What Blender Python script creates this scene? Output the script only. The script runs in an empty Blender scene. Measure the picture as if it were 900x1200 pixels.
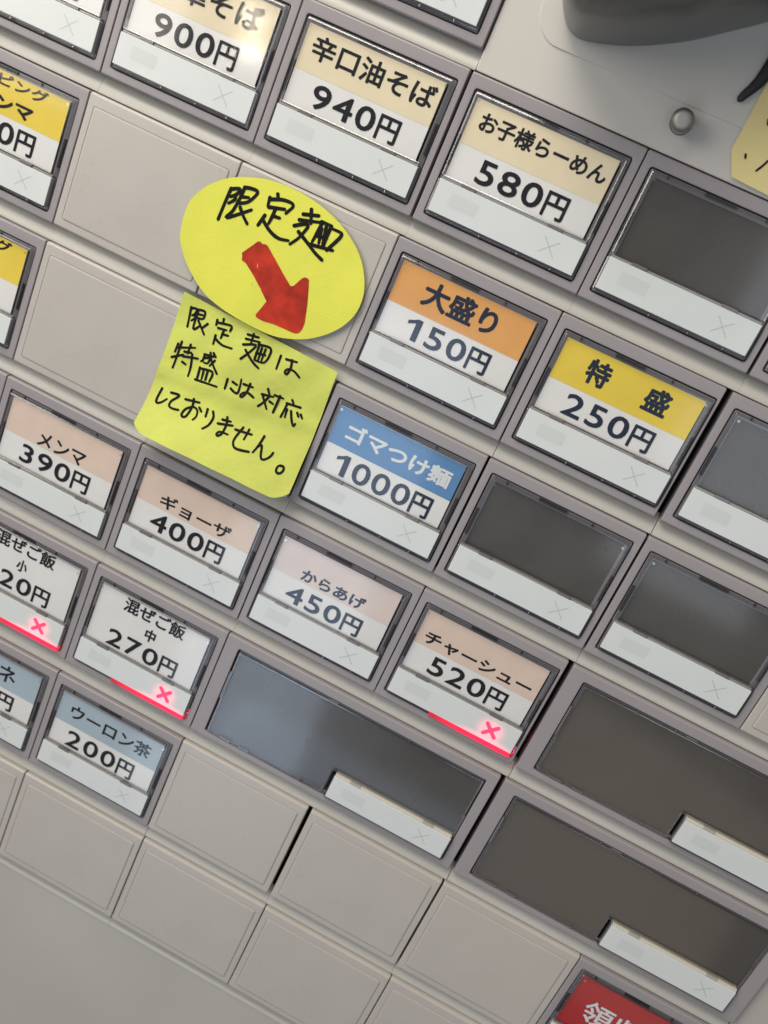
import bpy, bmesh, math, random
from mathutils import Vector, Matrix
random.seed(7)

# ---------------------------------------------------------------- units
# The button field is laid out in "panel units": u to the right, v downwards, w into the machine.
S = 0.0014                       # metres per panel unit
def W3(u, v, w=0.0): return Vector((u*S, w*S, -v*S))
sc = bpy.context.scene

# ---------------------------------------------------------------- camera
cd = bpy.data.cameras.new('camera'); cam = bpy.data.objects.new('camera', cd)
sc.collection.objects.link(cam); sc.camera = cam
RM = ((0.888098, -0.392312, 0.239527), (0.44795, 0.85553, -0.259631), (-0.103067, 0.337874, 0.935531))
CAMC = (36.7752, 15.7882, -169.6419)
def dirw(r): return Vector((r[0], r[2], -r[1]))
_r, _d, _f = dirw(RM[0]), dirw(RM[1]), dirw(RM[2])
cam.matrix_world = Matrix(((_r.x, -_d.x, -_f.x, 0), (_r.y, -_d.y, -_f.y, 0), (_r.z, -_d.z, -_f.z, 0), (0, 0, 0, 1)))
cam.location = W3(*CAMC)
cd.sensor_fit = 'HORIZONTAL'; cd.sensor_width = 36.0; cd.lens = 1103.3/900*36
cd.clip_start = 0.005; cd.clip_end = 50
cd.dof.use_dof = True; cd.dof.focus_distance = 176*S; cd.dof.aperture_fstop = 26

# ---------------------------------------------------------------- light (indoors: lamps only)
world = bpy.data.worlds.new('World'); sc.world = world; world.use_nodes = True
bg = world.node_tree.nodes['Background']; bg.inputs[0].default_value = (0.65, 0.64, 0.64, 1); bg.inputs[1].default_value = 0.26
def area(name, loc, target, size, watts, col, sizey=None):
    l = bpy.data.lights.new(name, 'AREA'); l.energy = watts; l.color = col; l.size = size
    if sizey: l.shape = 'RECTANGLE'; l.size_y = sizey
    o = bpy.data.objects.new(name, l); sc.collection.objects.link(o)
    o.location = loc; d = Vector(target) - Vector(loc)
    o.rotation_euler = d.to_track_quat('-Z', 'Y').to_euler(); return o
area('ceiling_light', W3(-215, -345, -250), W3(-20, 40, 0), 0.50, 5.1, (1.0, 0.94, 0.84), 0.40)
area('left_light', W3(-430, -60, -430), W3(-20, 60, 0), 0.42, 2.3, (1.0, 0.955, 0.88), 0.42)
area('window_light', W3(-115, 415, -700), W3(0, 110, 0), 0.22, 1.45, (0.64, 0.79, 1.0), 0.78)
area('low_window_light', W3(30, 625, -700), W3(10, 130, 0), 0.42, 0.11, (0.60, 0.76, 1.0), 0.07)
area('far_window_light', W3(215, 60, -700), W3(150, 40, 0), 0.20, 0.62, (0.80, 0.88, 1.0), 0.60)
area('warm_pane_fill', W3(310, 560, -700), W3(120, 120, 0), 0.34, 0.20, (1.0, 0.82, 0.62), 0.36)  # added lamp without a known source, warms reflections in the dark panes
for n, p, w_ in (('bulb_light', (-349, -32, -701), .10), ('bulb_light', (-342, -8, -701), .10)):
    l = bpy.data.lights.new(n, 'POINT'); l.energy = w_*2; l.color = (1, .9, .72); l.shadow_soft_size = 0.011
    o = bpy.data.objects.new(n, l); sc.collection.objects.link(o); o.location = W3(*p)
sc.view_settings.view_transform = 'Standard'; sc.view_settings.look = 'None'
sc.view_settings.exposure = 0.07; sc.view_settings.gamma = 1.0
sc.cycles.max_bounces = 10; sc.cycles.transparent_max_bounces = 24; sc.cycles.caustics_refractive = False
sc.cycles.caustics_reflective = False; sc.cycles.sample_clamp_indirect = 4; sc.cycles.use_denoising = True

# ---------------------------------------------------------------- materials
def srgb(r, g, b):
    f = lambda c: (c/255/12.92 if c/255 <= .04045 else ((c/255+.055)/1.055)**2.4)
    return (f(r), f(g), f(b))
def mat(name, col, rough=.5, var=.0, vscale=300., bump=0., bscale=3000., spec=.5, metal=0., coat=0., rvar=0., emit=None, estr=0., trans=0.):
    m = bpy.data.materials.new(name); m.use_nodes = True; nt = m.node_tree; N = nt.nodes; L = nt.links
    b = N['Principled BSDF']; b.inputs['Base Color'].default_value = (*col, 1); b.inputs['Roughness'].default_value = rough
    b.inputs['Specular IOR Level'].default_value = spec; b.inputs['Metallic'].default_value = metal
    b.inputs['Coat Weight'].default_value = coat
    tc = N.new('ShaderNodeTexCoord')
    if var or rvar:
        no = N.new('ShaderNodeTexNoise'); no.inputs['Scale'].default_value = vscale; no.inputs['Detail'].default_value = 5
        L.new(tc.outputs['Object'], no.inputs['Vector'])
        if var:
            mr = N.new('ShaderNodeMapRange'); mr.inputs['To Min'].default_value = 1-var; mr.inputs['To Max'].default_value = 1+var
            mr.inputs['From Min'].default_value = .3; mr.inputs['From Max'].default_value = .7
            mx = N.new('ShaderNodeVectorMath'); mx.operation = 'SCALE'; mx.inputs[0].default_value = col
            L.new(no.outputs['Fac'], mr.inputs['Value']); L.new(mr.outputs[0], mx.inputs['Scale']); L.new(mx.outputs[0], b.inputs['Base Color'])
        if rvar:
            mr = N.new('ShaderNodeMapRange'); mr.inputs['To Min'].default_value = max(.02, rough-rvar); mr.inputs['To Max'].default_value = rough+rvar
            mr.inputs['From Min'].default_value = .3; mr.inputs['From Max'].default_value = .7
            L.new(no.outputs['Fac'], mr.inputs['Value']); L.new(mr.outputs[0], b.inputs['Roughness'])
    if bump:
        n2 = N.new('ShaderNodeTexNoise'); n2.inputs['Scale'].default_value = bscale; n2.inputs['Detail'].default_value = 3
        L.new(tc.outputs['Object'], n2.inputs['Vector'])
        bp = N.new('ShaderNodeBump'); bp.inputs['Strength'].default_value = bump; bp.inputs['Distance'].default_value = 0.0002
        L.new(n2.outputs['Fac'], bp.inputs['Height']); L.new(bp.outputs[0], b.inputs['Normal'])
    if emit:
        b.inputs['Emission Color'].default_value = (*emit, 1); b.inputs['Emission Strength'].default_value = estr
    return m
def thin_clear(name, tint, rough=.04, ior=1.45, extra=0.0, smear=0.0):
    """thin clear plastic: what is not mirrored by Fresnel passes straight through, slightly tinted"""
    m = bpy.data.materials.new(name); m.use_nodes = True; nt = m.node_tree; N = nt.nodes; L = nt.links
    N.remove(N['Principled BSDF']); out = N['Material Output']
    t = N.new('ShaderNodeBsdfTransparent'); t.inputs[0].default_value = (*tint, 1)
    g = N.new('ShaderNodeBsdfGlossy'); g.inputs['Roughness'].default_value = rough; g.inputs[0].default_value = (1, 1, 1, 1)
    lw = N.new('ShaderNodeLayerWeight'); lw.inputs['Blend'].default_value = .5          # Schlick's formula, the same from both sides
    pw = N.new('ShaderNodeMath'); pw.operation = 'POWER'; pw.inputs[1].default_value = 5; L.new(lw.outputs['Facing'], pw.inputs[0])
    f0 = ((ior-1)/(ior+1))**2*1.25
    add = N.new('ShaderNodeMath'); add.operation = 'MULTIPLY_ADD'; add.inputs[1].default_value = 1-f0-extra; add.inputs[2].default_value = f0+extra; L.new(pw.outputs[0], add.inputs[0])
    mx = N.new('ShaderNodeMixShader'); L.new(add.outputs[0], mx.inputs[0]); L.new(t.outputs[0], mx.inputs[1]); L.new(g.outputs[0], mx.inputs[2])
    L.new(mx.outputs[0], out.inputs[0]); return m
M = dict(
    frame=mat('lilac_grey_plastic', (.312, .285, .292), .36, .03, 60, .10, 2500),
    blank=mat('warm_grey_plastic', (.475, .442, .402), .30, .025, 50, .10, 2500, rvar=.07),
    ledge=mat('beige_ledge_plastic', (.50, .482, .435), .36, .025, 50, .10, 2500),
    cabinet=mat('painted_cabinet_metal', (.455, .430, .390), .38, .05, 14, .12, 4000, rvar=.08),
    plate=mat('pale_plate_plastic', (.58, .555, .51), .30, .02, 30, .05, 4000),
    lining=mat('dark_recess_lining', (.075, .070, .072), .35),
    gap=mat('black_gap', (.004, .004, .004), .7),
    dark=mat('smoked_dark_window', (.074, .068, .060), .27, .14, 32, 0, 1, .5, rvar=.12),
    white=mat('milky_white_window', (.66, .685, .675), .28, .02, 80),
    whitetop=mat('cream_window_edge', (.66, .62, .52), .4),
    greymark=mat('faint_grey_mark', (.46, .48, .465), .3),
    greybox=mat('faint_grey_box', (.60, .625, .61), .3),
    flange=mat('smoky_cover_flange', (.19, .18, .185), .24, spec=.6),
    seam=mat('clear_seam_bar', (.34, .335, .32), .2, spec=.8),
    darkrib=mat('dark_moulded_rib', (.022, .021, .023), .3),
    wideclip=mat('pale_clip', (.42, .395, .345), .3),
    clip=mat('smoky_clip', (.16, .15, .15), .2, spec=.7),
    ink=mat('black_print', (.010, .010, .014), .6, spec=.2),
    inkveil=mat('reflection_tinted_print', (.016, .026, .052), .6, spec=.2),  # blue tint stands in for the window's reflection over black print
    inkw=mat('white_print', (.74, .76, .76), .5),
    paper=mat('white_card', (.80, .79, .765), .6, .03, 120, .1, 900),
    cream=mat('cream_band', (.81, .70, .48), .6, .03, 120),
    yellow=mat('yellow_band', (.82, .61, .06), .6, .04, 100),
    orange=mat('orange_band', (.78, .38, .11), .6, .05, 100),
    blue=mat('blue_band', (.10, .25, .49), .6, .04, 100),
    peach=mat('peach_band', (.75, .59, .485), .6, .04, 120, .12, 900),
    pink=mat('pale_pink_band', (.74, .63, .585), .6, .04, 120, .12, 900),
    skyblue=mat('pale_blue_band', (.40, .49, .55), .6, .03, 100),
    red=mat('red_card', (.44, .012, .016), .5, .04, 100),
    note=mat('yellow_green_note', (.58, .62, .115), .75, .12, 40, .7, 600),
    oval=mat('yellow_sticker', (.72, .72, .085), .75, .06, 70, .35, 1700),
    ynote=mat('pale_yellow_label', (.76, .64, .29), .7, .05, 50, .15, 900),
    marker=mat('black_marker', (.009, .009, .009), .7, .3, 900, spec=.15),
    redmark=mat('red_marker', (.46, .030, .012), .6, .38, 210, spec=.25),
    fleck=mat('bare_paper_fleck', (.75, .45, .12), .7),
    face=mat('dull_steel_face', (.42, .40, .37), .5, .06, 600, metal=.6),
    steel=mat('brushed_steel', (.36, .33, .295), .45, .1, 800, metal=1.),
    housing=mat('dark_grey_plastic', (.115, .116, .113), .30, .06, 60, .06, 1500),
    cord=mat('black_rubber', (.01, .01, .01), .5),
    clear=thin_clear('clear_plastic_face', (.97, .97, .97), .085, 1.42),
    rim=thin_clear('clear_plastic_rim', (.82, .81, .82), .11, 1.5, .06),
    pin=thin_clear('clear_plastic_pin', (.85, .85, .85), .12, 1.8, .25),
    ledx=mat('lit_red_cross', (.8, .05, .1), .5, emit=(1.0, .022, .075), estr=1.5),
    ledbar=mat('lit_red_bar', (.8, .02, .05), .4, emit=(1.0, .008, .05), estr=1.0),
)
# the light bar fades out towards its left end as the lamp sits at its right
_m = M['ledbar']; nt = _m.node_tree; N = nt.nodes; L = nt.links
tc = N.new('ShaderNodeTexCoord'); sx = N.new('ShaderNodeSeparateXYZ'); mr = N.new('ShaderNodeMapRange')
mr.inputs['From Min'].default_value = 13*S; mr.inputs['From Max'].default_value = 20*S; mr.inputs['To Min'].default_value = 0.02; mr.inputs['To Max'].default_value = 1.1
L.new(tc.outputs['Object'], sx.inputs[0]); L.new(sx.outputs[0], mr.inputs['Value']); L.new(mr.outputs[0], N['Principled BSDF'].inputs['Emission Strength'])

# white window lit from behind: the lamp shines through the milky plate round the cross and along its lower edge
_m = mat('lit_white_window', (.66, .685, .675), .28); M['litwhite'] = _m; nt = _m.node_tree; N = nt.nodes; L = nt.links
tc = N.new('ShaderNodeTexCoord')
def glow(cu, cv, ru, rv, amt):
    mp = N.new('ShaderNodeMapping'); mp.inputs['Location'].default_value = (-cu/ru, 0, cv/rv); mp.inputs['Scale'].default_value = (1/(ru*S), 0, 1/(rv*S))
    mp.inputs['Location'].default_value = (-cu/ru, 0, cv/rv)
    ln = N.new('ShaderNodeVectorMath'); ln.operation = 'LENGTH'; mr = N.new('ShaderNodeMapRange'); mr.interpolation_type = 'SMOOTHERSTEP'
    mr.inputs['From Min'].default_value = 0; mr.inputs['From Max'].default_value = 1; mr.inputs['To Min'].default_value = amt; mr.inputs['To Max'].default_value = 0
    L.new(tc.outputs['Object'], mp.inputs['Vector']); L.new(mp.outputs[0], ln.inputs[0]); L.new(ln.outputs['Value'], mr.inputs['Value']); return mr
g1 = glow(24.15, 20.4, 4.2, 3.6, .85); g2 = glow(24, 23.3, 9.5, 2.2, .95)
ad = N.new('ShaderNodeMath'); L.new(g1.outputs[0], ad.inputs[0]); L.new(g2.outputs[0], ad.inputs[1])
N['Principled BSDF'].inputs['Emission Color'].default_value = (1, .08, .17, 1); L.new(ad.outputs[0], N['Principled BSDF'].inputs['Emission Strength'])

# ---------------------------------------------------------------- mesh helpers
def link(name, me, m, parent=None):
    o = bpy.data.objects.new(name, me); sc.collection.objects.link(o)
    if m is not None: me.materials.append(m)
    if parent is not None: o.parent = parent
    return o
def finish(bm, name, m, parent=None, smooth=35, front=False):
    bmesh.ops.recalc_face_normals(bm, faces=bm.faces[:])
    if front and sum(f.normal.y*f.calc_area() for f in bm.faces) > 0: bmesh.ops.reverse_faces(bm, faces=bm.faces[:])
    me = bpy.data.meshes.new(name); bm.to_mesh(me); bm.free()
    if smooth:
        me.polygons.foreach_set('use_smooth', [True]*len(me.polygons)); me.set_sharp_from_angle(angle=math.radians(smooth))
    o = link(name, me, m, parent)
    if smooth and smooth < 60:          # keep big flat faces flat next to their rounded edges
        wn = o.modifiers.new('weighted_normals', 'WEIGHTED_NORMAL'); wn.keep_sharp = True; wn.weight = 90
    return o
def rr(u0, u1, v0, v1, rad=0.0, n=3):
    """rounded rectangle, 4*(n+1) points"""
    rad = max(rad, 1e-4); P = []
    for cu, cv, a0 in ((u1-rad, v0+rad, -90), (u1-rad, v1-rad, 0), (u0+rad, v1-rad, 90), (u0+rad, v0+rad, 180)):
        for i in range(n+1):
            a = math.radians(a0+90*i/n); P.append((cu+rad*math.cos(a), cv+rad*math.sin(a)))
    return P
def loft(rings, cap0=False, cap1=False, bm=None):
    """rings: list of (points, w)"""
    bm = bm or bmesh.new(); R = []
    for pts, w in rings:
        R.append([bm.verts.new(W3(p[0], p[1], w)) for p in pts])
    for a, b in zip(R, R[1:]):
        n = len(a)
        for i in range(n): bm.faces.new((a[i], a[(i+1) % n], b[(i+1) % n], b[i]))
    if cap0: bm.faces.new(R[0])
    if cap1: bm.faces.new(R[-1])
    return bm
def box(u0, u1, v0, v1, w0, w1, bev=0.0, bm=None, rad=0.0):
    """w0 = front, w1 = back"""
    if bev:
        return loft([(rr(u0, u1, v0, v1, rad+bev), w1), (rr(u0, u1, v0, v1, rad+bev), w0+bev), (rr(u0+bev*.3, u1-bev*.3, v0+bev*.3, v1-bev*.3, rad+bev*.8), w0+bev*.3),
                     (rr(u0+bev, u1-bev, v0+bev, v1-bev, rad+bev*.4), w0)], True, True, bm)
    return loft([(rr(u0, u1, v0, v1, rad, 1 if not rad else 3), w1), (rr(u0, u1, v0, v1, rad, 1 if not rad else 3), w0)], True, True, bm)
def sheet(u0, u1, v0, v1, w, bm=None, rot=0.0):
    bm = bm or bmesh.new(); cu, cv = (u0+u1)/2, (v0+v1)/2; c, s = math.cos(rot), math.sin(rot)
    q = []
    for u, v in ((u0, v0), (u1, v0), (u1, v1), (u0, v1)):
        du, dv = u-cu, v-cv; q.append(bm.verts.new(W3(cu+c*du-s*dv, cv+s*du+c*dv, w)))
    bm.faces.new(q[::-1]); return bm
def outer_rings(u0, u1, v0, v1, back, ry=.36, rx=.16, ryb=.36):
    """side walls and rounded front edges; the top and bottom edges are rounder than the sides"""
    R = [(rr(u0, u1, v0, v1, .25), back), (rr(u0, u1, v0, v1, .25), ry+.02), (rr(u0, u1, v0, v1, .25), ry)]
    for k in range(1, 6):
        a = math.pi/2*k/5; s_, c_ = 1-math.cos(a), 1-math.sin(a)
        R.append((rr(u0+rx*s_, u1-rx*s_, v0+ry*s_, v1-ryb*s_, .25), ry*c_))
    return R
def thing(name, label, cat, u=0, v=0, w=0, group=None):
    o = bpy.data.objects.new(name, None); sc.collection.objects.link(o); o.location = W3(u, v, w); o.empty_display_size = .005
    o['label'] = label; o['category'] = cat
    if group: o['group'] = group
    return o
_tcache = {}
def text_mesh(s, space=1.0):
    key = (s, space)
    if s == '1':                       # upright figure with a plain flag
        me = bpy.data.meshes.new('lettering')
        me.from_pydata([(x, y, 0) for x, y in ((.17, 0), (.27, 0), (.27, .73), (.18, .73), (.17, .56), (.15, .61), (0, .50), (0, .59), (.09, .645))], [], [(0, 1, 2, 3, 4), (4, 3, 8, 5), (5, 8, 7, 6)])
        return me
    if key not in _tcache:
        c = bpy.data.curves.new('lettering', 'FONT'); c.body = s; c.space_character = space; c.resolution_u = 4
        o = bpy.data.objects.new('lettering', c); sc.collection.objects.link(o)
        bpy.context.view_layer.update(); dg = bpy.context.evaluated_depsgraph_get()
        me = bpy.data.meshes.new_from_object(o.evaluated_get(dg)); me.materials.clear()
        bpy.data.objects.remove(o); bpy.data.curves.remove(c); _tcache[key] = me
    return _tcache[key].copy()
def lettering(s, u0, u1, v0, v1, w, m, parent, bold=.012, name='lettering', space=1.0):
    """flat print; strokes are thickened by overprinting the glyphs a hair's breadth apart"""
    me = text_mesh(s, space); xs = [p.co.x for p in me.vertices]; ys = [p.co.y for p in me.vertices]
    x0, x1, y0, y1 = min(xs), max(xs), min(ys), max(ys); e = bold*8.5
    base = [(u0+e+(p.co.x-x0)/(x1-x0)*(u1-u0-2*e), v1-e-(p.co.y-y0)/(y1-y0)*(v1-v0-2*e)) for p in me.vertices]
    faces = [tuple(p.vertices) for p in me.polygons]; V, F = [], []
    sh = [(0, 0)]+[(e*math.cos(k*math.pi/5), e*math.sin(k*math.pi/5)) for k in range(10)]
    for k, (du, dv) in enumerate(sh):
        o = len(V); V += [W3(u+du, v+dv, w-.0025*k) for u, v in base]; F += [tuple(i+o for i in f) for f in faces]
    bpy.data.meshes.remove(me); me = bpy.data.meshes.new(name); me.from_pydata(V, [], F)
    return link(name, me, m, parent)
GW = {}
def glyph_w(ch):
    if ch not in GW:
        me = text_mesh(ch); xs = [p.co.x for p in me.vertices]; GW[ch] = max(xs)-min(xs); bpy.data.meshes.remove(me)
    return GW[ch]
def price_print(s, a0, a1, b0, b1, w, m, parent):
    """figures in even cells, then the yen character, as one print"""
    yw = 4.05; n = len(s)-1; adv = (a1-yw-a0)/n; obs = []
    for k, ch in enumerate(s[:-1]):
        gw = min(adv-.45, 3.62)*glyph_w(ch)/glyph_w('0')*(1.0 if ch != '1' else 1.2); c0 = a0+adv*(k+.5)-.22
        if ch == '1': c0 -= .1
        obs.append(lettering(ch, c0-gw/2, c0+gw/2, b0, b1-.22, w, m, parent, .012, 'price_lettering'))
    obs.append(lettering(s[-1], a1-yw, a1, b0+.1, b1+.05, w, m, parent, .013, 'price_lettering'))
    V, F = [], []
    for o in obs:
        k = len(V); V += [p.co.copy() for p in o.data.vertices]; F += [tuple(i+k for i in f.vertices) for f in o.data.polygons]
    for o in obs: bpy.data.objects.remove(o)
    me = bpy.data.meshes.new('price_lettering'); me.from_pydata(V, [], F); return link('price_lettering', me, m, parent)
def smooth_path(P, k=5):
    if len(P) < 3: return P
    Q = [P[0]]+list(P)+[P[-1]]; out = []
    for i in range(1, len(Q)-2):
        a, b, c, d = Q[i-1:i+3]
        for j in range(k):
            t = j/k
            out.append(tuple(.5*((2*b[x])+(-a[x]+c[x])*t+(2*a[x]-5*b[x]+4*c[x]-d[x])*t*t+(-a[x]+3*b[x]-3*c[x]+d[x])*t**3) for x in (0, 1)))
    out.append(P[-1]); return out
def pen(strokes, width, wfun, name, m, parent, org=(0, 0)):
    """each stroke a flat ribbon of ink with round ends, lying on the paper"""
    bm = bmesh.new(); h = width/2
    for si, st in enumerate(strokes):
        p = smooth_path([(x-org[0], y-org[1]) for x, y in st]); n = len(p); dz = .004*(si % 4)
        w_at = lambda u, v: wfun(u+org[0], v+org[1])-.07-dz
        Lv, Rv = [], []
        for i, (u, v) in enumerate(p):
            a, b = p[max(0, i-1)], p[min(n-1, i+1)]; d = math.hypot(b[0]-a[0], b[1]-a[1]) or 1
            t = i/(n-1); hh = h*(1.08-.28*abs(math.sin(3.1*t+si))*t)
            nx, ny = -(b[1]-a[1])/d*hh, (b[0]-a[0])/d*hh
            Lv.append(bm.verts.new(W3(u+nx, v+ny, w_at(u+nx, v+ny)))); Rv.append(bm.verts.new(W3(u-nx, v-ny, w_at(u-nx, v-ny))))
        for i in range(n-1): bm.faces.new((Lv[i], Lv[i+1], Rv[i+1], Rv[i]))
        for (u, v), rad in ((p[0], h*1.12), (p[-1], h*.85)):
            bm.faces.new([bm.verts.new(W3(u+rad*math.cos(a*math.pi/5), v+rad*math.sin(a*math.pi/5), w_at(u, v)-.002)) for a in range(10)])
    for f in bm.faces:
        if f.normal.y > 0: f.normal_flip()
    me = bpy.data.meshes.new(name); bm.to_mesh(me); bm.free(); return link(name, me, m, parent)

# ---------------------------------------------------------------- machine layout
PV = 29.153; HB = 25.65
ROFF = [0.8, 0.8, 0.0, -0.226, -0.394, -0.881, -1.259, -0.938]
def org(c, r): return ((c-3)*32+ROFF[r], (r-1)*PV)
GAPR = {(4, 2): 1.1, (4, 4): 1.0, (4, 5): .9, (3, 6): .75, (2, 1): .4, (4, 1): .45, (3, 3): .3, (4, 3): .3, (2, 3): .3, (4, 6): .3}
GAPTOP = .055

# outlines and pen strokes, in panel units (u, v)
OVAL = [[-38.47,45.37],[-38.76,40.22],[-37.03,36.46],[-33.92,33.35],[-30.0,31.27],[-25.38,29.91],[-19.93,29.61],[-14.03,30.45],[-9.09,32.33],[-5.15,35.09],[-2.72,38.34],[-1.56,41.76],[-1.83,45.45],[-3.81,49.08],[-7.24,52.28],[-10.79,54.17],[-14.7,55.3],[-19.52,55.46],[-25.1,55.02],[-30.01,53.8],[-34.22,51.13],[-36.99,48.3]]
ARROW = [[-25.74,43.82],[-24.98,42.67],[-24.07,41.36],[-23.72,40.76],[-23.22,40.48],[-22.68,40.75],[-22.11,40.54],[-21.57,40.66],[-19.49,42.16],[-17.01,43.99],[-14.87,45.48],[-14.35,45.14],[-13.39,43.24],[-12.99,42.9],[-12.49,42.81],[-12.05,43.08],[-11.57,44.5],[-10.75,47.0],[-9.89,50.55],[-9.9,51.71],[-10.2,52.58],[-10.7,52.98],[-11.31,53.1],[-13.5,53.17],[-15.47,53.24],[-17.34,53.57],[-18.46,53.56],[-19.03,53.41],[-19.21,53.07],[-18.72,51.79],[-18.12,49.95],[-20.12,48.26],[-22.21,46.63],[-24.44,45.17],[-25.32,45.05],[-25.45,44.4]]
OVAL_TEXT = [[[-31.83,34.2],[-32.09,37.2],[-32.27,40.2]],[[-31.79,34.28],[-30.45,33.62],[-30.13,33.9],[-30.54,34.77],[-31.48,35.56]],[[-30.64,35.14],[-30.49,35.71],[-31.38,36.74]],[[-29.46,32.98],[-28.34,32.69],[-27.02,32.64],[-26.99,33.42],[-28.07,35.16],[-29.85,36.08]],[[-29.46,32.98],[-29.66,35.2],[-30.13,37.65],[-30.78,39.23],[-26.83,36.07]],[[-29.59,34.75],[-28.12,34.32]],[[-29.03,36.53],[-28.0,37.61],[-26.7,38.67]],[[-23.22,31.59],[-22.84,32.28]],[[-24.38,32.72],[-24.23,34.15]],[[-24.27,32.99],[-22.22,32.17],[-20.38,31.96],[-19.76,32.45],[-20.59,34.02]],[[-23.99,34.31],[-20.99,33.46]],[[-22.66,34.12],[-22.76,35.6],[-22.93,36.96]],[[-22.73,35.43],[-21.32,35.24]],[[-24.12,35.93],[-24.72,38.07]],[[-24.26,36.73],[-22.33,38.0],[-20.32,38.59],[-18.35,38.21]],[[-16.39,31.51],[-15.55,33.76]],[[-17.47,32.84],[-14.65,31.94]],[[-17.78,34.03],[-14.07,32.9]],[[-18.29,35.34],[-16.48,34.23],[-15.89,34.39],[-16.05,35.26],[-16.73,37.01],[-17.83,38.63]],[[-17.15,36.0],[-14.96,37.05],[-12.94,38.11],[-11.15,38.78]],[[-13.81,32.69],[-11.77,32.6]],[[-13.63,32.71],[-13.93,35.3],[-14.13,36.52]],[[-11.86,32.8],[-11.91,34.74],[-11.92,36.36]],[[-13.36,33.77],[-12.89,36.3]],[[-12.68,33.15],[-12.13,36.29]],[[-13.43,35.25],[-11.83,34.93]],[[-14.55,37.19],[-9.98,36.41]],[[-11.05,36.78],[-10.1,34.91],[-9.54,33.54],[-9.77,33.0],[-11.43,32.99]]]
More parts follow.
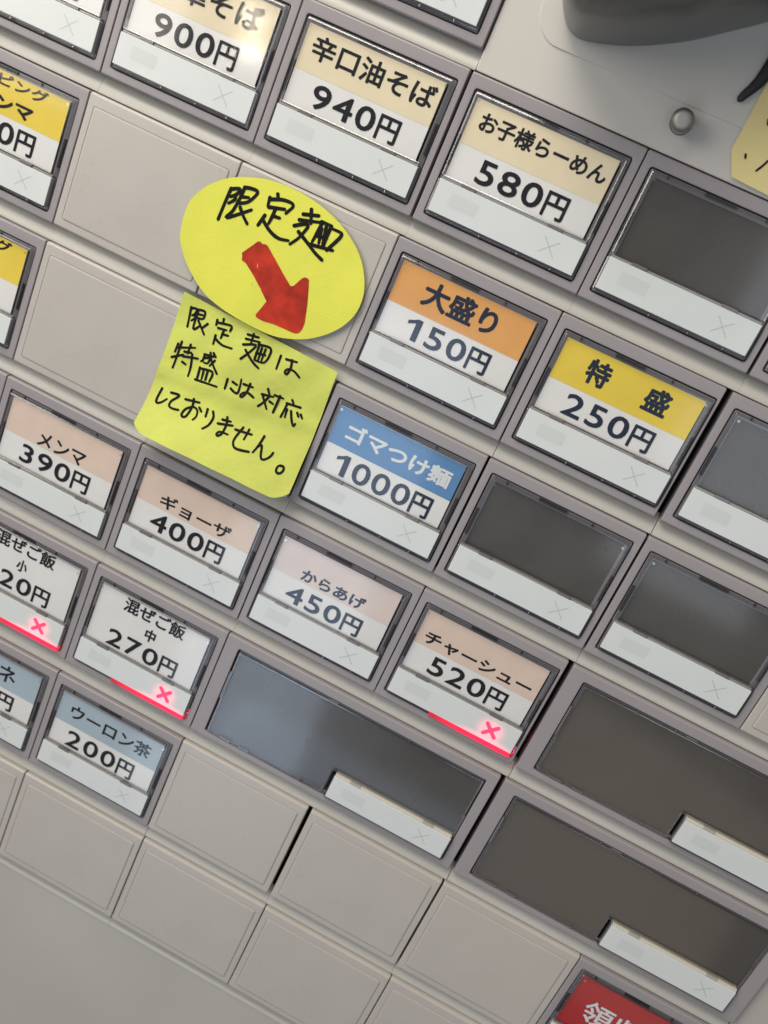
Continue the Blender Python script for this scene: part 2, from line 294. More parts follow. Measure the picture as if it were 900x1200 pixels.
NOTE_TEXT = [[[-31.93,57.48],[-31.67,59.47],[-31.38,61.29]],[[-31.87,57.63],[-30.71,57.34],[-30.84,58.39],[-31.26,58.86]],[[-30.82,58.73],[-30.46,58.99],[-31.06,59.82]],[[-30.42,57.31],[-29.06,57.14],[-28.93,58.49],[-30.21,58.87]],[[-30.42,57.31],[-30.14,61.07],[-28.98,59.93]],[[-30.39,58.18],[-29.09,57.86]],[[-29.68,59.26],[-28.66,60.2],[-27.66,61.15]],[[-27.72,58.99],[-28.54,60.32]],[[-25.03,56.76],[-24.9,57.58]],[[-26.17,57.46],[-26.05,58.46]],[[-25.91,57.87],[-23.25,57.34],[-23.1,58.39]],[[-25.45,58.78],[-23.81,58.48]],[[-24.28,58.7],[-24.31,60.37]],[[-24.34,59.53],[-23.11,59.32]],[[-25.46,60.31],[-25.33,62.03]],[[-25.23,60.91],[-23.6,61.46],[-21.53,61.2]],[[-19.59,57.39],[-17.35,56.98]],[[-18.52,56.82],[-18.36,58.65]],[[-19.61,58.28],[-16.82,57.68]],[[-19.69,59.49],[-17.3,58.51],[-18.04,60.38],[-19.18,62.24]],[[-18.85,60.23],[-16.77,61.74],[-15.22,62.36]],[[-16.88,58.17],[-14.51,57.83],[-14.13,59.24],[-14.67,60.92],[-16.59,61.23]],[[-16.68,58.21],[-16.6,61.02]],[[-16.0,58.53],[-15.88,60.96]],[[-15.25,58.46],[-15.24,60.72]],[[-16.69,59.85],[-14.88,59.49]],[[-12.05,58.26],[-11.92,60.86]],[[-10.8,58.37],[-8.63,57.95]],[[-9.69,58.03],[-9.36,59.46],[-9.62,60.9],[-10.16,60.66],[-9.74,59.89],[-8.5,59.77],[-7.13,60.43]],[[-31.86,65.01],[-31.94,66.73]],[[-31.72,65.74],[-28.39,64.27]],[[-31.3,64.34],[-31.25,67.01],[-31.25,69.8]],[[-32.17,67.98],[-30.16,66.54]],[[-29.41,64.1],[-29.43,65.96]],[[-30.14,65.88],[-28.77,65.5]],[[-30.16,66.86],[-27.14,65.98]],[[-28.51,65.71],[-28.0,67.89],[-27.74,69.96]],[[-29.89,67.94],[-29.07,68.11]],[[-26.19,64.62],[-24.1,64.16]],[[-26.13,64.64],[-26.13,65.79],[-26.41,66.17]],[[-25.94,65.27],[-24.89,64.87],[-25.05,65.96],[-25.74,66.14]],[[-25.17,63.85],[-24.3,65.29],[-22.51,67.02]],[[-24.56,63.61],[-23.86,64.12]],[[-23.84,64.83],[-24.45,66.2]],[[-26.16,67.38],[-25.87,69.51]],[[-26.11,67.52],[-23.49,67.08],[-23.38,69.04]],[[-25.25,67.43],[-25.0,69.26]],[[-24.43,67.28],[-24.23,69.13]],[[-26.12,69.87],[-21.62,69.32]],[[-31.74,74.47],[-31.86,76.65],[-31.5,77.3],[-30.73,76.9],[-29.95,75.85]],[[-29.7,74.4],[-27.92,74.19],[-28.94,75.78],[-28.97,76.75],[-28.18,76.99],[-26.9,76.74]],[[-26.51,74.3],[-23.66,73.71]],[[-24.99,73.56],[-24.7,75.04],[-24.98,77.05],[-25.58,77.52],[-25.99,77.1],[-25.65,75.93],[-24.46,74.99],[-23.44,75.3],[-23.15,76.41],[-23.5,77.21]],[[-23.32,74.61],[-22.6,75.14]],[[-21.66,74.12],[-21.4,75.6]],[[-20.45,74.08],[-19.89,75.06],[-20.1,76.66],[-20.94,77.83]],[[-20.19,67.02],[-20.03,68.99]],[[-19.08,67.07],[-18.01,67.24]],[[-18.94,68.42],[-18.12,68.71],[-17.35,68.62],[-17.37,67.42],[-17.62,65.88]],[[-16.88,66.5],[-14.91,66.23]],[[-15.63,65.85],[-15.7,67.58],[-16.14,68.82],[-16.64,68.82],[-16.34,68.13],[-15.47,67.66],[-14.03,67.99]],[[-11.97,65.17],[-11.29,66.23]],[[-12.75,66.64],[-10.56,66.19]],[[-11.23,66.27],[-11.86,67.91],[-12.63,69.14]],[[-12.56,66.79],[-10.85,68.89]],[[-10.38,65.73],[-8.58,65.58]],[[-9.34,65.42],[-9.4,68.96]],[[-10.86,67.3],[-10.05,67.47]],[[-6.8,65.09],[-6.27,65.67]],[[-7.61,66.13],[-4.72,65.65]],[[-7.48,66.14],[-7.54,67.64],[-7.67,69.04]],[[-7.07,67.16],[-6.88,68.66]],[[-6.22,67.11],[-5.39,68.66],[-4.72,69.56],[-4.52,68.96]],[[-4.96,66.86],[-4.45,67.46]],[[-4.22,66.86],[-3.66,67.44]],[[-18.57,75.65],[-15.71,74.79]],[[-18.07,74.61],[-16.37,74.27]],[[-17.36,73.81],[-16.96,75.11],[-16.98,76.93],[-17.52,77.7],[-17.92,77.47],[-17.46,76.87],[-15.86,76.7]],[[-14.91,75.22],[-11.46,74.64]],[[-13.65,74.22],[-14.23,76.52],[-14.07,77.7],[-13.08,78.27],[-10.49,77.73]],[[-12.4,74.05],[-12.51,76.16]],[[-9.08,73.83],[-9.34,75.84],[-9.8,77.53]],[[-9.4,76.12],[-8.79,75.61],[-8.01,77.57],[-7.27,77.83],[-6.39,76.88],[-6.12,75.86]],[[-3.74,77.36],[-3.12,77.3],[-2.81,77.73],[-2.98,78.45],[-3.46,78.82],[-3.94,78.68],[-4.16,78.15],[-4.01,77.57],[-3.68,77.33]]]

# ---------------------------------------------------------------- the setting: the machine's front
def struct(o): o['kind'] = 'structure'; return o
struct(finish(sheet(-150, 230, -110, 290, 6.0), 'wall_behind_buttons', M['gap'], smooth=0))
# painted cabinet sheet under the last row of buttons and to the right of them
struct(finish(box(-150, 230, 7*PV-2.35, 290, 1.25, 5.9, .35), 'cabinet_front', M['cabinet']))
struct(finish(box(127.3, 230, 4*PV-.1, 7*PV-2.6, 1.25, 5.9, .35), 'cabinet_side_panel', M['cabinet']))
struct(finish(box(.95, 230, -110, -.25, .75, 5.9, .30), 'upper_plate', M['plate']))
# raised bezel around the housing, with its round corner
BZ = [(-11, 0)]
bz = [(7.0, -60)] + [(7.0+5.2*(1-math.cos(a)), -13.4+5.2*math.sin(a)) for a in [math.radians(x) for x in range(0, 91, 10)]] + [(120, -8.2), (120, -60)]
cx, cy = 60, -35
def shrink(P, d): return [(x+(d if x < 30 else -d), y+(d if y < -45 else -d*(1 if y > -13 else .3))) for x, y in P]
struct(finish(loft([(bz, .75), (bz, .60), (shrink(bz, .10), .52)], False, True), 'bezel_plate', M['plate']))

# ---------------------------------------------------------------- button modules
def frame_mesh(Wd, L_, R_, T_, B_, gr, back=4.2, name='button_frame'):
    u0, u1 = GAPTOP, Wd-GAPTOP-gr
    R = outer_rings(u0, u1, 0, HB, back)
    R += [(rr(L_-.28, R_+.28, T_-.28, B_+.28, .62), 0), (rr(L_-.10, R_+.10, T_-.10, B_+.10, .5), .05), (rr(L_, R_, T_, B_, .4), .22), (rr(L_, R_, T_, B_, .4), .9)]
    return loft(R)
def ledge_mesh(Wd, gr):
    """beige flange below the module: a concave step, then a slightly forward-sloping strip"""
    u0, u1 = .008, Wd-.008-gr*.12
    prof = [(HB-.5, 3.1), (HB+.15, 2.55), (HB+.6, 2.15), (HB+1.1, 1.8), (HB+1.7, 1.47), (HB+2.3, 1.22), (HB+2.8, 1.08), (PV-.30, 1.04), (PV-.18, 1.10), (PV-.12, 1.3), (PV-.12, 3.5), (HB-.5, 3.5)]
    bm = bmesh.new(); A = [bm.verts.new(W3(u0, v, w)) for v, w in prof]; B = [bm.verts.new(W3(u1, v, w)) for v, w in prof]; n = len(prof)
    for i in range(n): bm.faces.new((A[i], A[(i+1) % n], B[(i+1) % n], B[i]))
    bm.faces.new(A); bm.faces.new(B[::-1]); return bm
def base_module(c, r, label, wide=1, mats='frame', hole=None, group=None, name='menu_button', cat='button'):
    ou, ov = org(c, r); gr = GAPR.get((c+wide-1, r), 0.06)
    t = thing(name, label, cat, ou, ov, 0, group)
    t.rotation_euler = (0, random.uniform(-.0018, .0018), 0)
    Wd = 32*wide
    if hole:
        finish(frame_mesh(Wd, *hole, gr), 'button_frame', M[mats], t)
        L_, R_, T_, B_ = hole
        finish(loft([(rr(L_, R_, T_, B_, .4), .9), (rr(L_, R_, T_, B_, .4), 3.4)], False, True), 'recess_lining', M['lining'], t)
    finish(ledge_mesh(Wd, gr), 'lower_ledge', M['ledge'], t)
    return t, gr
def blank_module(c, r, label):
    t, gr = base_module(c, r, label, 1, 'blank', None, 'plain blank covers over unused button places', 'blank_cover', 'blank cover')
    u1 = 32-GAPTOP-gr; R = outer_rings(GAPTOP, u1, 0, HB, 4.2, .55, .2, .42)
    a, b, c_, d = 1.5, 30.5-gr, 2.25, 24.0
    R += [(rr(a-.2, b+.2, c_-.2, d+.2, .5), 0), (rr(a-.05, b+.05, c_-.05, d+.05, .4), .0), (rr(a, b, c_, d, .35), .12), (rr(a+.06, b-.06, c_+.06, d-.06, .3), .12), (rr(a+.14, b-.14, c_+.14, d-.14, .25), -.08), (rr(a+.26, b-.26, c_+.26, d-.26, .2), -.13), (rr(a+.5, b-.5, c_+.5, d-.5, .2), -.14)]
    finish(loft(R, False, True), 'cover_plate', M['blank'], t); return t
def rim_shell(u0, u1, v0, v1, front, back, th=.42):
    """hollow clear box rim: rounded front lip, outer and inner wall"""
    return loft([(rr(u0, u1, v0, v1, .35), back), (rr(u0, u1, v0, v1, .35), front+.3), (rr(u0+.09, u1-.09, v0+.09, v1-.09, .3), front+.09),
                 (rr(u0+.3, u1-.3, v0+.3, v1-.3, .2), front), (rr(u0+th, u1-th, v0+th, v1-th, .12), front+.06), (rr(u0+th, u1-th, v0+th, v1-th, .12), back)])
def status_window(t, u0, u1, v0, v1, front, lit=False, wide=False):
    s = finish(box(u0, u1, v0, v1, front, 2.2, .12), 'status_window', M['litwhite' if lit else 'white'], t)
    # clear skirt round it
    finish(rim_shell(u0-.45, u1+.45, v0-.05, v1+.62, front+.28, 3.0, .34), 'window_skirt', M['rim'], t)
    f = front-.02
    if wide: finish(box(u0+.1, u1-.1, v0-.55, v0-.05, front+.22, 2.4, .08), 'window_top_lip', M['whitetop' if wide else 'rim'], t)
    finish(sheet(u0+2.95, u0+8.15, v0+1.45, v0+3.75, f, None), 'grey_mark', M['greybox'], s)
    cx_, cy_ = u1-5.6, (v0+v1)/2+.05
    if lit:
        bm = bmesh.new()
        for a in (.76, -.80):
            ring = [(cx_+x*math.cos(a)-y*math.sin(a), cy_+x*math.sin(a)+y*math.cos(a)) for x, y in rr(-2.05, 2.05, -.40, .40, .38, 3)]
            loft([(ring, front+.05), (ring, f-.03-.01*(a > 0))], False, True, bm)
        finish(bm, 'cross_mark', M['ledx'], s, 0)
        finish(box(u0+9.5, u1+.02, v1-.22, v1+.88, front-.04, 2.0, .14), 'light_bar', M['ledbar'], t)
        l = bpy.data.lights.new('cross_lamp', 'POINT'); l.energy = .009; l.color = (1, .02, .07); l.shadow_soft_size = .0016
        o = bpy.data.objects.new('cross_lamp', l); sc.collection.objects.link(o); o.parent = t; o.location = W3(u1+.28, v1+.45, 1.9)
    else:
        bm = bmesh.new()
        for a in (.80, -.74):
            sheet(cx_-2.0, cx_+2.0, cy_-.075, cy_+.075, f-.004*(a > 0), bm, a)
        finish(bm, 'cross_mark', M['greymark'], s, 0)
    for q in (.37, .63, .86): finish(box(u0+(u1-u0)*q-.09, u0+(u1-u0)*q+.09, v1+.25, v1+.66, front+.24, 2.6, .03), 'skirt_tab', M['pin'], t)
    return s
def clear_cover(t, u0, u1, v0, v1, front, notch=None):
    """clear face sheet with rim, corner pins and clips"""
    c = finish(sheet(u0+.4, u1-.4, v0+.4, v1-.4, front+.05), 'clear_cover', M['clear'], t, 0)
    finish(rim_shell(u0, u1, v0, v1, front, 3.0), 'cover_rim', M['rim'], c)
    for pu in (u0+1.05, u1-1.05):
        P1 = [(pu+.24*math.cos(a), v0+1.25+.24*math.sin(a)) for a in [k*math.pi/6 for k in range(12)]]
        P2 = [(pu+.12*math.cos(a), v0+1.25+.12*math.sin(a)) for a in [k*math.pi/6 for k in range(12)]]
        finish(loft([(P1, front+.06), (P1, front-.04), (P2, front-.04), (P2, front+.06)]), 'corner_pin', M['pin'], c)
    rib = lambda *a: finish(box(*a), 'rim_rib', M['darkrib'], c)      # small ribs and steps moulded on the rim
    for q, s_ in ((.10, .3), (.34, 5.6), (.72, .3)): rib(u0+(u1-u0)*q, u0+(u1-u0)*q+s_, v0-.12, v0+.38, front+.85, 2.6, .05)
    rib(u0-.10, u0+.40, v0+(v1-v0)*.48, v0+(v1-v0)*.86, front+.85, 2.6, .05); rib(u1-.40, u1+.10, v0+(v1-v0)*.50, v0+(v1-v0)*.88, front+.85, 2.6, .05)
    return c
def priced(c, r, label, band, bandm, texts, price, lit=False, ink='ink', split=10.95, cardtop=3.45, name='menu_button', card='paper', dark=False, bold=.016):
    H = (1.55, 30.35, 2.25, 24.05)
    t, gr = base_module(c, r, label, 1, 'frame', H, 'menu buttons of the ticket machine', name)
    fr = -.80
    fl = lambda k: rr(H[0]+k, H[1]-k, H[2]+k, H[3]-k, .25)
    finish(loft([(fl(.20), 3.2), (fl(.20), .42), (fl(.26), .36), (fl(1.25), .34), (fl(1.30), .4), (fl(1.30), 3.2)]), 'cover_flange', M['flange'], t)
    if dark:
        finish(box(H[0]+.75, H[1]-.75, H[2]+.75, 17.3, .55, 2.4, .15), 'dark_pane', M['dark'], t)
    elif card:
        a = random.uniform(-.008, .008); du = random.uniform(-.12, .12)
        x0, x1, y0, y1 = 2.65+du, 28.8+du, cardtop, 16.95
        cd_ = finish(box(x0, x1, y0, y1, .02, .25), 'price_card', M[card], t, 0)
        if bandm: finish(sheet(x0+.01, x1-.01, y0+.01, split, -.015), 'colour_band', M[bandm], cd_, 0)
        for s, (a0, a1, b0, b1), bo in texts:
            lettering(s, a0, a1, b0, b1, -.05, M[ink], cd_, bo, 'name_lettering')
        if price:
            price_print(*price, -.05, M['inkveil' if ink == 'inkveil' else 'ink'], cd_)
    clear_cover(t, H[0]+.42, H[1]-.42, H[2]+.42, 17.15, fr)
    status_window(t, 2.15, 29.75, 17.48, 23.1, fr-.05, lit)
    finish(box(2.3, 29.6, 17.08, 17.44, fr+.30, 1.6, .08), 'seam_bar', M['seam'], t)
    for u in (6.0, 22.4): finish(box(u, u+2.7, 16.9, 17.46, fr-.02, 1.5, .06), 'seam_clip', M['clip'], t)
    return t
def wide_module(c, r, label):
    H = (3.2, 60.9, 2.25, 24.1)
    t, gr = base_module(c, r, label, 2, 'frame', H, 'wide empty buttons spanning two columns', 'wide_button')
    fr = -.30
    fl = lambda k: rr(H[0]+k, H[1]-k, H[2]+k, H[3]-k, .25)
    finish(loft([(fl(.25), 3.2), (fl(.25), .62), (fl(.31), .56), (fl(.9), .56), (fl(.9), 3.2)]), 'cover_flange', M['flange'], t)
    # dark pane, cut away where the status window stands
    a, b, c0, d = H[0]+.7, H[1]-.7, H[2]+.7, 23.45
    pane = finish(box(a, 32.2, c0, d, .45, 2.4, .15), 'dark_pane', M['dark'], t)
    me = pane.data; bpy.data.objects.remove(pane)
    bm = bmesh.new()
    pts = [(a, c0), (b, c0), (b, 17.1), (32.2, 17.1), (32.2, d), (a, d)]
    sh = lambda k: [(a+k, c0+k), (b-k, c0+k), (b-k, 17.1-k), (32.2-k, 17.1-k), (32.2-k, d-k), (a+k, d-k)]
    loft([(pts, 2.4), (pts, .6), (sh(.12), .45)], False, True, bm); finish(bm, 'dark_pane', M['dark'], t, 0)
    bm = bmesh.new(); pts2 = lambda k, w: ([(a-.3+k, c0-.3+k), (b+.3-k, c0-.3+k), (b+.3-k, 17.4-k), (32.0-k, 17.4-k), (32.0-k, d+.35-k), (a-.3+k, d+.35-k)], w)
    cov = finish(loft([pts2(.4, fr+.02)], False, True), 'clear_cover', M['clear'], t, 0)
    finish(loft([pts2(0, 3.0), pts2(0, fr+.25), pts2(.08, fr+.06), pts2(.25, fr), pts2(.4, fr+.04), pts2(.4, 3.0)]), 'cover_rim', M['rim'], cov)
    rib = lambda *a_: finish(box(*a_), 'rim_rib', M['clip'], cov)
    for q in (.33, .37, .70): rib(a+(b-a)*q, a+(b-a)*q+(2.4 if q == .37 else .3), c0-.55, c0-.1, fr+.4, 2.5, .05)
    for q, s_ in ((.05, 2.6), (.135, 2.4), (.40, .3)): rib(a+(b-a)*q, a+(b-a)*q+s_, d+.1, d+.6, fr+.35, 2.5, .05)
    rib(b+.05, b+.55, 12, 18, fr+.4, 2.5, .05); rib(a-.55, a-.05, 8, 15, fr+.4, 2.5, .05)
    status_window(t, 32.9, 60.3, 17.95, 23.45, fr-.7, False, True)
    for u in (36.4, 53.5): finish(box(u, u+2.6, 17.38, 17.88, fr-.50, 1.5, .06), 'seam_clip', M['wideclip'], t)
    return t

PB = (7.15, 24.2, 11.9, 16.15)          # where the price stands on a card
def pr(s, n=3): return (s,)+((7.1, 24.15, 11.85, 16.15) if n == 3 else (5.2, 26.1, 11.9, 16.5))
priced(0, 1, 'white card button cut by the top left edge, left of the 900円 button', None, 'cream', [], pr('880円'))
priced(1, 1, 'cream banded menu button priced 900円 with a lamp glare on its card', None, 'cream', [('中華そば', (5.4, 26.4, 4.5, 8.9), .013)], pr('900円'))
priced(2, 1, 'cream banded spicy oil noodle button 辛口油そば priced 940円', None, 'cream', [('辛口油そば', (4.34, 27.9, 4.55, 8.65), .013)], pr('940円'))
priced(3, 1, 'cream banded children\'s ramen button お子様らーめん priced 580円', None, 'cream', [('お子様らーめん', (4.5, 27.8, 4.85, 8.15), .0115)], pr('580円'))
priced(4, 1, 'empty dark window button right of the 580円 button and under the pale upper plate', None, None, [], None, dark=True)
priced(5, 1, 'button frame cut by the right edge beside the topmost dark window button', None, None, [], None, dark=True)
priced(2, 0, 'button cut off by the top edge of the photo, above the 940円 button', None, None, [], None)
priced(0, 2, 'yellow banded bamboo shoot topping button トッピングメンマ at the upper left', None, 'yellow', [('トッピング', (6.5, 24.4, 3.7, 6.0), .0105), ('メンマ', (9.5, 22.2, 7.5, 10.2), .018)], pr('150円'))
blank_module(1, 2, 'blank cover between the yellow トッピングメンマ button and the oval sticker')
blank_module(2, 2, 'blank cover mostly hidden behind the oval yellow sticker with the red arrow')
priced(3, 2, 'orange banded large portion button 大盛り priced 150円', None, 'orange', [('大盛り', (8.1, 22.5, 4.5, 9.3), .020)], pr('150円'), ink='inkveil')
priced(4, 2, 'yellow banded extra large button 特盛 priced 250円', None, 'yellow', [('特', (8.1, 12.5, 4.65, 9.25), .020), ('盛', (19.2, 23.8, 4.7, 9.25), .020)], pr('250円'), ink='inkveil')
priced(5, 2, 'empty dark window button at the right edge, right of the yellow 250円 button', None, None, [], None, dark=True)
priced(0, 3, 'yellow banded topping button cut by the left edge, beside the lower left blank cover', None, 'yellow', [('トッピング', (6.5, 25.4, 3.7, 6.0), .0105)], pr('100円'))
blank_module(1, 3, 'blank cover left of the square yellow note, above the 390円 button')
blank_module(2, 3, 'blank cover hidden behind the square handwritten note')
priced(3, 3, 'blue banded sesame dipping noodle button ゴマつけ麺 priced 1000円', None, 'blue', [], ('1000円', 5.2, 26.1, 11.9, 16.5), ink='inkveil')
priced(4, 3, 'empty dark window button right of the blue 1000円 button', None, None, [], None, dark=True)
priced(5, 3, 'empty dark window button with a soft glare, above the upper wide dark button', None, None, [], None, dark=True)
blank_module(6, 3, 'sliver of a blank cover at the right edge beside a dark window button')
priced(0, 4, 'button frame cut by the left edge, left of the 390円 button', None, None, [], None)
priced(1, 4, 'peach banded button メンマ priced 390円', None, 'peach', [('メンマ', (10.4, 21.7, 7.5, 10.8), .0105)], pr('390円'))
priced(2, 4, 'peach banded dumpling button ギョーザ priced 400円 under the square note', None, 'peach', [('ギョーザ', (7.7, 24.0, 7.35, 10.4), .0105)], pr('400円'))
priced(3, 4, 'pale pink banded fried chicken button からあげ priced 450円', None, 'pink', [('からあげ', (8.6, 22.8, 7.8, 10.6), .012)], ('450円', 7.1, 23.95, 12.2, 16.4), ink='inkveil')
priced(4, 4, 'peach banded roast pork button チャーシュー priced 520円 with a lit red cross', None, 'peach', [('チャーシュー', (4.2, 27.3, 7.5, 10.3), .012)], pr('520円'), lit=True)
wide_module(5, 4, 'upper wide dark button at the right edge, right of the 520円 button')
priced(1, 5, 'white rice button 混ぜご飯 小 with a lit red cross, cut by the left edge', None, None, [('混ぜご飯', (8.2, 23.0, 3.3, 6.8), .0105), ('小', (14.6, 17.2, 7.9, 10.8), .0105)], pr('220円'), lit=True, card='paper', cardtop=3.2)
priced(2, 5, 'white rice button 混ぜご飯 中 priced 270円 with a lit red cross', None, None, [('混ぜご飯', (8.6, 23.3, 3.5, 7.0), .0105), ('中', (15.1, 17.6, 8.1, 11.1), .0105)], ('270円', 7.2, 24.4, 12.2, 16.5), lit=True, cardtop=3.2)
wide_module(3, 5, 'left wide dark button with a bluish glare, below the 450円 button')
wide_module(5, 5, 'lowest wide dark button at the lower right, above the red button')
priced(1, 6, 'pale blue banded drink button cut by the left edge, left of the 200円 button', None, 'skyblue', [('ラムネ', (8.0, 23.0, 5.0, 9.2), .0105)], pr('200円'))
priced(2, 6, 'pale blue banded oolong tea button ウーロン茶 priced 200円', None, 'skyblue', [('ウーロン茶', (5.75, 26.4, 5.35, 9.1), .0105)], ('200円', 6.6, 24.2, 12.0, 16.5))
blank_module(3, 6, 'blank cover right of the pale blue 200円 button, below the left wide dark button')
blank_module(4, 6, 'blank cover below the white window of the left wide dark button')
blank_module(5, 6, 'blank cover left of the red button, below the lowest wide dark button')
priced(6, 6, 'red receipt button 領収書 cut by the bottom edge of the photo', None, None, [('領収書', (6.3, 25.8, 7.9, 13.9), .013)], None, ink='inkw', card='red')
blank_module(1, 7, 'sliver of a blank cover at the left edge, lower left of the 200円 button')
blank_module(2, 7, 'blank cover of the bottom row, directly below the 200円 button')
blank_module(3, 7, 'blank cover of the bottom row, second from the left edge')
blank_module(4, 7, 'blank cover of the bottom row, third from the left edge')
blank_module(5, 7, 'blank cover cut by the bottom edge, left part of the lower right')
# the blue card's white title
for o in bpy.data.objects:
    if o.get('label', '').startswith('blue banded'):
        cdx = [c for c in o.children if c.name.startswith('price_card')][0]
        lettering('ゴマつけ麺', 5.45, 27.3, 5.5, 9.2, -.05, M['inkw'], cdx, .016, 'name_lettering')

# ---------------------------------------------------------------- stickers and notes
def rand_w(u, v): return .0
def smooth_closed(P, k=4):
    n = len(P); out = []
    for i in range(n):
        a, b, c, d = P[i-1], P[i], P[(i+1) % n], P[(i+2) % n]
        for j in range(k):
            t = j/k; out.append(tuple(.5*((2*b[x])+(-a[x]+c[x])*t+(2*a[x]-5*b[x]+4*c[x]-d[x])*t*t+(-a[x]+3*b[x]-3*c[x]+d[x])*t**3) for x in (0, 1)))
    return out
OW = -.95
def paper_rim(P, m, parent, th):
    bm = bmesh.new(); A = [bm.verts.new(W3(*p)) for p in P]; B = [bm.verts.new(W3(p[0], p[1], p[2]+th)) for p in P]; n = len(P)
    for i in range(n): bm.faces.new((A[i], A[(i+1) % n], B[(i+1) % n], B[i]))
    return finish(bm, 'paper_edge', M[m], parent, 0)
def oval_w(u, v): return OW-.25*math.sin(u*.12+1)*math.sin(v*.10)-.35*max(0, (u+14)/14)**2
OC = (-20.5, 42.5)
ol = smooth_closed(OVAL); bm = bmesh.new()
t = thing('oval_sticker', 'oval yellow sticker with handwritten 限定麺 and a red arrow', 'sticker', *OC)
NR = 9; rings = []
for k in range(NR+1):
    f = k/NR; rings.append([bm.verts.new(W3((u-OC[0])*f, (v-OC[1])*f, oval_w(OC[0]+(u-OC[0])*f, OC[1]+(v-OC[1])*f))) for u, v in ol] if k else [bm.verts.new(W3(0, 0, oval_w(*OC)))])
n = len(ol)
for i in range(n): bm.faces.new((rings[0][0], rings[1][(i+1) % n], rings[1][i]))
for k in range(1, NR):
    for i in range(n): bm.faces.new((rings[k][i], rings[k][(i+1) % n], rings[k+1][(i+1) % n], rings[k+1][i]))
o = finish(bm, 'paper_sheet', M['oval'], t, front=True)
paper_rim([(u-OC[0], v-OC[1], oval_w(u, v)) for u, v in ol], 'oval', o, .14)
pen(OVAL_TEXT, .66, oval_w, 'handwriting', M['marker'], t, OC)
bm = bmesh.new(); ar = [(u-OC[0], v-OC[1]) for u, v in ARROW]
from mathutils.geometry import tessellate_polygon
vs = [bm.verts.new(W3(u, v, 0)) for u, v in ar]
for tr in tessellate_polygon([[Vector((u, v, 0)) for u, v in ar]]): bm.faces.new([vs[i] for i in tr])
for _ in range(3): bmesh.ops.subdivide_edges(bm, edges=[e for e in bm.edges if e.calc_length() > 1.2*S], cuts=1); bmesh.ops.triangulate(bm, faces=bm.faces[:])
for v_ in bm.verts: v_.co.y = S*(oval_w(v_.co.x/S+OC[0], -v_.co.z/S+OC[1])-.07)
finish(bm, 'arrow_mark', M['redmark'], t, 0)
bm = bmesh.new()
for fu, fv, l_ in ((-22.1, 44.7, .5), (-21.9, 48.1, .22), (-20.0, 48.3, .26)):
    bm.faces.new([bm.verts.new(W3(fu+a-OC[0], fv+b-OC[1], oval_w(fu, fv)-.11)) for a, b in ((-.1, -l_), (.12, 0), (.16, l_), (-.05, .1))])
finish(bm, 'bare_flecks', M['fleck'], t, 0)

# square note: stuck along its top, its lower part curling off the machine
def note_w(u, v):
    k = max(0, (v-66)/18); s = (u+17)/17
    return -.30-4.3*k**2.2-.16*math.sin(v*.35+u*.1)-.25*max(0, -s)*k-.08*math.sin(u*.7+v*.45)-.60*math.exp(-((v-68+.1*u)/1.6)**2)*.5
t = thing('square_note', 'square yellow-green note handwritten in three lines, curling at its lower edge', 'sticky note', -17.3, 50)
NC = (-17.3, 50); bm = bmesh.new(); G = []; NU, NV = 34, 40
def note_uv(a, b):
    top = (-34.35+33.65*a, 52.6+3.62*a*1.0); top = (-34.2+33.5*a, 55.35+.95*a-(3.2 if False else 0))
    bot = (-33.7+33.9*a, 83.75-.35*a)
    u = top[0]+(bot[0]-top[0])*b; v = top[1]+(bot[1]-top[1])*b
    e = max(0, abs(a-.5)-.40)/.10                       # lower corners bow away
    v -= e*e*(1.35 if a < .5 else 2.1)*max(0, b-.75)/.25
    return u, v
for j in range(NV+1):
    G.append([])
    for i in range(NU+1):
        u, v = note_uv(i/NU, j/NV); G[-1].append(bm.verts.new(W3(u-NC[0], v-NC[1], note_w(u, v))))
for j in range(NV):
    for i in range(NU): bm.faces.new((G[j][i], G[j][i+1], G[j+1][i+1], G[j+1][i]))
o = finish(bm, 'paper_sheet', M['note'], t, 60, front=True)
edge = [note_uv(i/NU, 0) for i in range(NU)]+[note_uv(1, j/NV) for j in range(NV)]+[note_uv(1-i/NU, 1) for i in range(NU)]+[note_uv(0, 1-j/NV) for j in range(NV)]
paper_rim([(u-NC[0], v-NC[1], note_w(u, v)) for u, v in edge], 'note', o, .10)
pen(NOTE_TEXT, .48, note_w, 'handwriting', M['marker'], t, NC)

# pale yellow label at the right edge, corner cut off
t = thing('cut_corner_label', 'pale yellow handwritten label with a cut corner at the right edge', 'label', 52, -8)
def lab_w(u, v): return .30-.5*math.exp(-((u-45)/2.5)**2)
bm = bmesh.new(); pts = [(44.7, -16), (44.65, -4.8), (46.7, -1.15), (60, -.5), (60, -16)]
pl = [(u-52, v+8) for u, v in pts]
loft([(pl, .20), (pl, .10)], True, True, bm); finish(bm, 'paper_sheet', M['ynote'], t, 0)
pen([[(47.0, -4.95), (47.25, -4.45)], [(50.6, -5.4), (50.2, -4.4), (49.7, -3.4)], [(51.8, -5.2), (52.6, -3.6)], [(47.6, -10.8), (47.9, -10.1)], [(48.6, -10.6), (50.4, -9.9)], [(49.6, -11.5), (49.2, -8.8)]], .34, lambda u, v: .09, 'handwriting', M['marker'], t, (52, -8))

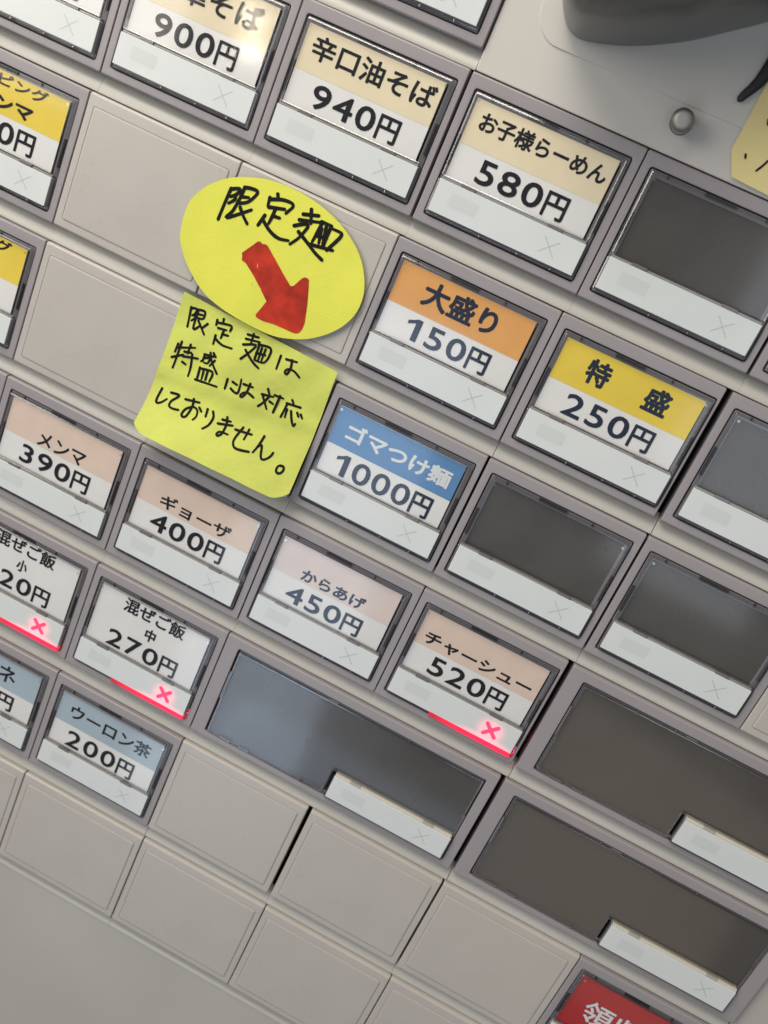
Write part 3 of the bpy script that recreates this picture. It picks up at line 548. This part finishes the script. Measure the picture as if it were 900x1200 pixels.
# black cord end lying on the bezel
def tube(path, rads, name, m, parent, k=12, flat=1.0):
    bm = bmesh.new(); R = []
    for i, (p, r_) in enumerate(zip(path, rads)):
        a, b = path[max(0, i-1)], path[min(len(path)-1, i+1)]; d = math.hypot(b[0]-a[0], b[1]-a[1]); nx, ny = -(b[1]-a[1])/d, (b[0]-a[0])/d
        R.append([bm.verts.new(W3(p[0]+nx*r_*math.cos(x), p[1]+ny*r_*math.cos(x), p[2]+flat*r_*math.sin(x))) for x in [j*2*math.pi/k for j in range(k)]])
    for a, b in zip(R, R[1:]):
        for j in range(k): bm.faces.new((a[j], a[(j+1) % k], b[(j+1) % k], b[j]))
    bm.faces.new(R[0]); bm.faces.new(R[-1]); return finish(bm, name, m, parent, 60)
cp = [(42.05, -11.35), (42.15, -11.75), (42.45, -12.5), (43.05, -13.7), (43.6, -15.0), (44.0, -16.6), (44.3, -18.6), (44.3, -22), (44, -30)]
o = tube([(u-43, v+15, -.25) for u, v in cp], [.18, .55, .68, .78, .92, 1.1, 1.25, 1.3, 1.3], 'black_cord', M['cord'], None, 14, .6)
o.location = W3(43, -15, 0); o['label'] = 'black rubber cord end hanging beside the pale yellow label'; o['category'] = 'cord'

# steel pin
t = thing('steel_pin', 'small round steel knob standing on the pale plate below the grey housing', 'knob', 35.6, -5.4)
def circ(r_, k=28): return [(r_*math.cos(2*math.pi*i/k), r_*math.sin(2*math.pi*i/k)) for i in range(k)]
finish(loft([(circ(1.6), .75), (circ(1.6), -.4), (circ(1.70), -.6), (circ(1.78), -.9), (circ(1.78), -3.0), (circ(1.85), -3.35), (circ(1.45), -3.75)], False, False), 'knob_body', M['steel'], t, 50)
finish(loft([(circ(1.45), -3.75), (circ(1.40), -3.86), (circ(1.0), -3.98), (circ(.5), -4.05)], False, True), 'knob_face', M['face'], t, 50)
finish(loft([(circ(1.85), .76), (circ(1.85), .62), (circ(1.7), .60)]), 'knob_washer', M['housing'], t, 40)

# dark housing at the top
t = thing('grey_housing', 'large dark grey rounded plastic housing at the top right', 'housing', 26, -30)
hp = smooth_closed([(8.4, -20), (9.7, -15.6), (11.4, -12.6), (13.6, -10.9), (16.6, -10.9), (23.0, -12.7), (30.1, -16.1), (35.6, -19.7), (41.5, -24), (47, -30), (50, -40), (46, -52), (30, -58), (14, -52), (8.6, -40), (7.9, -28)], 5)
hc = (27, -33)
def sc_(f): return [((u-hc[0])*f+1, (v-hc[1])*f-3) for u, v in hp]
finish(loft([(sc_(1.0), .55), (sc_(1.005), -.5), (sc_(1.0), -4), (sc_(.985), -9), (sc_(.965), -13.5), (sc_(.93), -16.8), (sc_(.87), -19), (sc_(.78), -20.4), (sc_(.6), -21), (sc_(.5), -20)], False, True), 'housing_shell', M['housing'], t, 60)
finish(loft([(sc_(.50), -20.0), (sc_(.45), -19.6), (sc_(.2), -19.4)], False, True), 'housing_face', M['cord'], t, 40)
